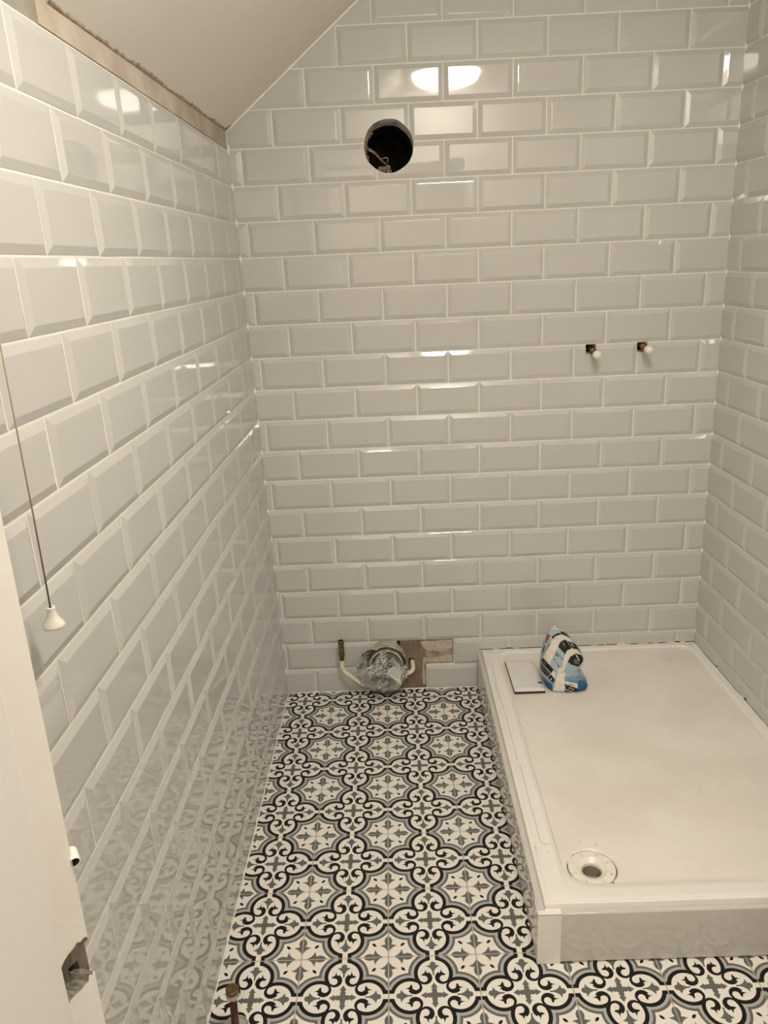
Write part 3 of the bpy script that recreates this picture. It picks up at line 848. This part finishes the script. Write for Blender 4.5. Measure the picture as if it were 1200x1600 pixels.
def inside(px, py, poly):
    r = False; j = len(poly) - 1
    for i in range(len(poly)):
        xi, yi = poly[i]; xj, yj = poly[j]
        if (yi > py) != (yj > py) and px < (xj - xi) * (py - yi) / (yj - yi) + xi: r = not r
        j = i
    return r
bg = mk('pouch', V, F, BM, bag, True)
for p_ in bg.data.polygons:
    c = p_.center + BR
    s_ = (c.y + .25) / .8541; X = c.x - .1994 * s_ - .858728; Z = c.z + .4804 * s_ - .38235
    det = 1.64233e-4 * -1.84915e-4 - 5.25444e-6 * -6.86175e-6
    a = (X * -1.84915e-4 - 5.25444e-6 * Z) / det; b = (1.64233e-4 * Z + 6.86175e-6 * X) / det
    mi = 0
    for k, poly in PR:
        if inside(a, b, poly): mi = k
    # fine hatched print where pale blue turns to blue
    if mi == 3 and math.sin(b * .20 + a * .09) > -1 + (b - 1040) / 90: mi = 0
    if mi == 4 and math.sin(b * .20 + a * .09) > -.2 + (b - 1150) / 220: mi = 3
    p_.material_index = mi
# folded seam along the top of the pouch
tube('top_seam', [Vector((.922, -.236, .197)) + BR * 0 - Vector((BR.x, BR.y, 0)) , Vector((.930, -.229, .2015)) - Vector((BR.x, BR.y, 0)), Vector((.940, -.224, .1985)) - Vector((BR.x, BR.y, 0))], [.003, .0045, .003], BM[2], bag, n=8)

# ------------------------------------------------------------------ vent hole
vent = empty('vent_hole', (HC[0], 0, HC[1])); tag(vent, 'round dark hole cut through the tiles high on the back wall', 'vent opening')
V, F = [], []
n = 56
for j, (y, k) in enumerate(((.009, 1.0), (.03, 1.03), (.07, .99), (.14, 1.05), (.25, 1.02), (.38, 1.04))):
    for i in range(n):
        a = 2 * math.pi * i / n
        r = (HR + .001) * (k + .03 * mnoise.noise(Vector((math.cos(a) * 3, math.sin(a) * 3, j * 1.3))))
        V.append((r * math.cos(a), y, r * math.sin(a)))
for j in range(5):
    for i in range(n):
        a, b = j * n + i, j * n + (i + 1) % n; F.append((a, a + n, b + n, b))
F.append(tuple(range(5 * n, 6 * n)))
mk('bore', V, F, M_HOLE, vent, False)
# broken plasterboard edge on the left of the bore
V, F = [], []
A0, A1 = math.radians(108), math.radians(214)
for i in range(41):
    a = A0 + (A1 - A0) * i / 40; e = math.sin(math.pi * i / 40) ** .5
    for j in range(4):
        f = j / 3; nn = mnoise.noise(Vector((i * .45, j * 1.1, 4)))
        r = (HR - .0005) - (.0005 + .011 * e) * f * (1 + .7 * nn)
        V.append((r * math.cos(a), .006 + .022 * f + .002 * nn, r * math.sin(a)))
    if i:
        for j in range(3): a_ = 4 * (i - 1) + j; F.append((a_, a_ + 1, a_ + 5, a_ + 4))
mk('plaster_edge', V, F, pm('broken_plaster', (.36, .30, .22), .95, var=(.20, .16, .11), vscale=60, bump=.002, bscale=80), vent)
M_SHRED = pm('torn_lining', (.34, .26, .19), .9, var=(.16, .09, .06), vscale=70)
sp = smooth_path([(-.068, .012, -.002), (-.055, .018, -.006), (-.042, .026, -.014), (-.031, .034, -.024), (-.020, .040, -.035), (-.008, .048, -.044)], 4)
V, F = [], []
for i, q in enumerate(sp):
    wd = .0075 * (1 - .55 * i / len(sp)) * (1 + .3 * math.sin(i * 1.9)); V += [q + Vector((.002, 0, wd * .5)), q + Vector((0, .004, 0)), q - Vector((.002, 0, wd * .5))]
    if i: a_ = 3 * (i - 1); F += [(a_, a_ + 1, a_ + 4, a_ + 3), (a_ + 1, a_ + 2, a_ + 5, a_ + 4)]
mk('torn_strip', V, F, M_SHRED, vent)
tube('wire', smooth_path([(-.020, .030, -.030), (-.012, .026, -.0285), (-.004, .03, -.029), (-.004, .04, -.040)], 4), .0008, M_PLAST, vent, n=6)
V, F = [], []
for k in range(10):
    lump((-.022 + random.uniform(-.010, .026), random.uniform(.012, .045), -.064 + random.uniform(-.004, .010)), random.uniform(.005, .009))
mk('rubble', V, F, M_SHRED, vent)

# ------------------------------------------------------------------ capped copper tails for the shower valve
def capped(loc, tip, lab):
    e = empty('capped_pipe', loc); tag(e, lab, 'pipe', 'capped pipe stubs above the shower tray')
    q = Vector(tip) - Vector(loc); ax = q.normalized(); L = q.length
    tube('pipe', [ax * -.012 + Vector((0, .03, .004)), Vector((0, .004, .0)), ax * (L - .012)], .0078, M_COPPER, e, n=18)
    lathe('compression_ring', [(.0078, -.002), (.0105, 0), (.0105, .005), (.0078, .007)], M_COPPER, e, axis=ax, origin=ax * .022, n=18)
    lathe('cap', [(.0085, -.014), (.0125, -.014), (.0130, -.012), (.0130, -.006), (.0118, -.005), (.0118, .000), (.0108, .001), (.0108, .005), (.0085, .007), (.0040, .0078), (.0038, .0100), (.0001, .0105)], M_PLAST, e, axis=ax, origin=ax * (L - .003), n=28)
    # white putty round one side of the opening
    return e
capped((1.0735, -.002, 1.2075), (1.0745, -.082, 1.1975), 'capped copper pipe stub above the shower tray, left one of the pair')
capped((1.2345, -.002, 1.2130), (1.2335, -.082, 1.2075), 'capped copper pipe stub above the shower tray, right one nearer the corner')
for a, b, c, d_ in notches:
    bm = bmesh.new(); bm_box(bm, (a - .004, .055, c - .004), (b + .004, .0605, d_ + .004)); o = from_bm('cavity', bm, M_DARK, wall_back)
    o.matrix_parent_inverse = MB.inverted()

# ------------------------------------------------------------------ boards behind the missing tiles
recess = []
def rbox(name, a, b, mat):
    bm = bmesh.new(); bm_box(bm, a, b); o = from_bm(name, bm, mat, wall_back); o.matrix_parent_inverse = MB.inverted(); return o
for x0_, x1_, dy in ((.4235, .4520, 0), (.4528, .4705, .0006), (.4713, .4890, -.0004)):
    zlo = .1105 if x0_ < .47 and x1_ > .4528 and False else -.002
    rbox('board', (x0_, .0035 + dy, -.002), (x1_, .0090, .1980), M_WOOD)
V, F = [], []
rbox('backing_board', (.4893, .0045, -.002), (.5160, .0090, .1980), M_WOOD)
rbox('backing_board', (.5160, .0045, .0990), (.6150, .0090, .1980), M_PBOARD)
def smear(pts, name='adhesive_smear'):
    bm = bmesh.new(); bm_prism(bm, [(x, .0045, z) for x, z in pts], (0, -.0018, 0)); o = from_bm(name, bm, M_PBOARD, wall_back); o.matrix_parent_inverse = MB.inverted()
M_SM = M_PBOARD
M_PBOARD = pm('pale_adhesive', (.46, .40, .33), .9, var=(.58, .53, .45), vscale=45, bump=.002, bscale=70)
smear([(.497, .190), (.515, .1925), (.545, .188), (.575, .193), (.611, .190), (.612, .160), (.598, .158), (.596, .148), (.575, .142), (.555, .150), (.530, .152), (.512, .160), (.504, .170), (.500, .182)])
smear([(.506, .126), (.530, .119), (.560, .125), (.597, .132), (.612, .130), (.612, .103), (.560, .104), (.514, .108), (.508, .090), (.512, .050), (.511, .015), (.503, .013), (.500, .050), (.504, .095)])
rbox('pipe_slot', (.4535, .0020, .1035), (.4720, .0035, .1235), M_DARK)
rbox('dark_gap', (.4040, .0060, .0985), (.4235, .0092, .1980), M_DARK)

# ------------------------------------------------------------------ supply pipe with compression coupling
sup = empty('supply_pipe', (.2145, -.05, .20)); tag(sup, 'cream painted pipe bending up to a brass coupling behind the wrapped soil pipe', 'pipe')
o_ = Vector((.2145, -.05, .20))
def so(*p): return [Vector(q) - o_ for q in p]
tube('pipe', smooth_path(so((.2135, -.048, .155), (.2130, -.048, .140), (.2150, -.050, .122), (.2250, -.053, .106), (.2420, -.057, .094), (.2600, -.060, .080), (.290, -.056, .056), (.330, -.050, .048), (.380, -.045, .048), (.410, -.044, .062), (.4310, -.044, .086), (.4450, -.043, .0895), (.4570, -.040, .0915), (.4655, -.034, .099), (.4668, -.022, .1075), (.4650, .0025, .113)), 5), .0082, M_CREAMP, sup, n=16)
tube('copper_length', so((.2137, -.048, .172), (.2133, -.048, .150)), .0080, M_DCOPPER, sup, n=16)
lathe('coupling', [(.0068, -.012), (.0100, -.012), (.0112, -.010), (.0112, -.001), (.0095, .0), (.0095, .010), (.0085, .011), (.0098, .013), (.0098, .018), (.0088, .019), (.0088, .024), (.0102, .026), (.0102, .030), (.0105, .034), (.0110, .036), (.0110, .046), (.0102, .047), (.0072, .047), (.0070, .030), (.0001, .030)], M_BRASS, sup, origin=Vector((.2137, -.048, .185)) - o_, n=18)
lathe('bore', [(.0069, .0455), (.0066, .031), (.0001, .031)], M_DARK, sup, origin=Vector((.2137, -.048, .185)) - o_, n=18)

# ------------------------------------------------------------------ soil pipe stuffed with newspaper and film
so_p = empty('soil_pipe', (SP[0], 0, SP[1])); tag(so_p, 'white soil pipe end wrapped in paper low on the back wall', 'pipe')
lathe('pipe', [(.0545, -.006), (.0575, -.006), (.0575, .058), (.0590, .060), (.0590, .066), (.0560, .068), (.0545, .066), (.0540, .02), (.0001, .02)], M_CREAMP, so_p, axis=(0, -1, 0), n=40)
def cuff(name, a0, a1, prof, amp, seed, mat, parent, th=.0012, flare=0.):
    V, F = [], []; na, nb = 60, len(prof)
    for i in range(na + 1):
        a = a0 + (a1 - a0) * i / na
        for j, (r, y) in enumerate(prof):
            nn = mnoise.noise(Vector((math.cos(a) * 4, math.sin(a) * 4, seed + j * .6)))
            fl = 1 + flare * (j / (nb - 1)) * max(0, math.cos((a - math.radians(168)) * 1.6)) * (a > math.radians(110))
            rr_ = r * fl * (1 + amp * nn); V.append((rr_ * math.cos(a), -y + .004 * nn * (j > 0), rr_ * math.sin(a)))
    for i in range(na):
        for j in range(nb - 1): a_ = i * nb + j; F.append((a_, a_ + 1, a_ + nb + 1, a_ + nb))
    o = mk(name, V, F, mat, parent, False)
    m = o.modifiers.new('t', 'SOLIDIFY'); m.thickness = th
    return o
def apply_mods(o):
    bpy.context.view_layer.update(); dg = bpy.context.evaluated_depsgraph_get()
    me = bpy.data.meshes.new_from_object(o.evaluated_get(dg)); o.modifiers.clear(); o.data = me; return o
wr = empty('paper_wrap', (SP[0], -.005, SP[1])); tag(wr, 'crumpled newspaper cuff stuffed into the soil pipe end', 'newspaper')
R_ = math.radians
c1 = cuff('cuff', R_(-30), R_(188), [(.0655, .001), (.0675, .018), (.0690, .036), (.0715, .052), (.0735, .062)], .05, 1.0, M_CUFF, wr, flare=.12); apply_mods(c1)
c2 = cuff('printed_fold', R_(62), R_(186), [(.0690, .046), (.0730, .058), (.0775, .070), (.0800, .078)], .06, 5.0, M_PAPER, wr, flare=.30); apply_mods(c2)
c3 = cuff('printed_fold', R_(-30), R_(58), [(.0690, .050), (.0720, .060), (.0750, .070)], .05, 9.0, M_PAPER, wr); apply_mods(c3)
def crumple(name, center, rad, seed, mat, parent, sub=4, amp=.30, freq=2.3):
    bm = bmesh.new(); bmesh.ops.create_icosphere(bm, subdivisions=sub, radius=1)
    rnd = random.Random(seed)
    planes = [(Vector((rnd.gauss(0, 1), rnd.gauss(0, 1), rnd.gauss(0, 1))).normalized(), rnd.uniform(.55, .95)) for _ in range(26)]
    for v in bm.verts:
        q = v.co.copy()
        for nrm, dd in planes:                       # planar folds
            t = q.dot(nrm)
            if t > dd: q -= nrm * (t - dd) * 1.55
        nn = mnoise.noise(v.co * freq * 2 + Vector((seed, 0, 0)))
        q *= 1 + amp * .35 * nn - amp * .8 * max(0, abs(mnoise.noise(v.co * freq + Vector((0, seed, 0)))) - .12)
        v.co = Vector((q.x * rad[0], q.y * rad[1], q.z * rad[2])) + Vector(center)
    return from_bm(name, bm, mat, parent, False)
crumple('printed_ball', (-.020, -.090, .000), (.058, .056, .098), 4, M_PAPER, wr)
fm = empty('plastic_film', (SP[0], -.08, SP[1])); tag(fm, 'crumpled grey white plastic film bulging out below the newspaper', 'plastic sheet')
crumple('film_ball', (.030, .000, -.026), (.046, .034, .070), 11, M_GREYPL, fm)
# skirt of film hanging under the pipe end
V, F = [], []
na = 54
outer = [(188, .060), (193, .112), (202, .124), (214, .120), (228, .114), (245, .112), (262, .112), (275, .106), (290, .100), (305, .096), (320, .090), (340, .080), (360, .070)]
def oint(a):
    for (a0_, r0), (a1_, r1) in zip(outer, outer[1:]):
        if a <= a1_: return r0 + (r1 - r0) * (a - a0_) / (a1_ - a0_)
    return outer[-1][1]
for i in range(na + 1):
    ad = 188 + 172 * i / na; a = R_(ad); ro = oint(ad)
    for j in range(8):
        f = j / 7; nn = mnoise.noise(Vector((i * .22, j * .7, 2))); r = .035 + (ro - .035) * f
        V.append((r * math.cos(a), -.034 + .050 * f + .014 * nn + (.006 if i % 5 < 2 else 0) * f, max(r * math.sin(a), -SP[1] + .012)))
    if i:
        for j in range(7): a_ = 8 * (i - 1) + j; F.append((a_, a_ + 1, a_ + 9, a_ + 8))
sk = mk('film_skirt', V, F, M_GREYPL, fm, False); m = sk.modifiers.new('t', 'SOLIDIFY'); m.thickness = .0008; apply_mods(sk)
# stiff folded corner of film
V = [(.004, -.052, .000), (.052, -.046, -.048), (.046, -.040, -.026), (.010, -.048, .020), (.030, -.046, .028), (.056, -.036, .000)]
F = [(0, 1, 2), (0, 2, 5), (0, 5, 4), (0, 4, 3)]
fc = mk('film_fold', V, F, pm('white_film', (.62, .62, .58), .25), fm, False); m = fc.modifiers.new('t', 'SOLIDIFY'); m.thickness = .001; apply_mods(fc)

# ------------------------------------------------------------------ riser pipe in the near left corner of the floor
rp = empty('basin_pipe', (.050, -1.318, 0)); tag(rp, 'dark copper pipe with a brass stop end rising from a chrome collar on the floor', 'pipe')
lathe('collar', [(.0265, .0002), (.0265, .0020), (.0245, .0045), (.018, .0085), (.0105, .0115), (.0085, .0118)], M_CHROME, rp, n=40)
AX = Vector((.03, 0, 1)).normalized()
tube('pipe', [AX * .002, AX * .085], .0078, M_DCOPPER, rp, n=20)
lathe('nut', [(.0080, 0), (.0120, .001), (.0136, .004), (.0136, .010), (.0128, .013)], M_CHROME, rp, axis=AX, origin=AX * .082, n=24)
lathe('stop_end', [(.0128, .013), (.0134, .0135), (.0134, .0225), (.0115, .0250), (.0001, .0254)], M_BRASS, rp, axis=AX, origin=AX * .082, n=6 * 4)

# ------------------------------------------------------------------ pull cord
pc = empty('pull_cord', (-.0005, -1.659, 1.093)); tag(pc, 'light pull cord with a white knob hanging beside the left wall', 'pull cord')
tube('cord', [(0, 0, .024), (.0008, 0, .15), (.0, .0005, .40), (-.0005, 0, .80)], .0011, M_CORD, pc, n=8)
lathe('knob', [(.0022, .0275), (.0050, .0280), (.0056, .0265), (.0050, .0240), (.0056, .0200), (.0075, .0140), (.0112, .0080), (.0135, .0045), (.0138, .0022), (.0125, .0006), (.0090, -.0005), (.0001, -.0010)], M_PLAST, pc, n=28, sharp=False)
lathe('ceiling_switch', [(.0001, .782), (.022, .784), (.028, .790), (.028, .815)], M_PLAST, pc, n=28)
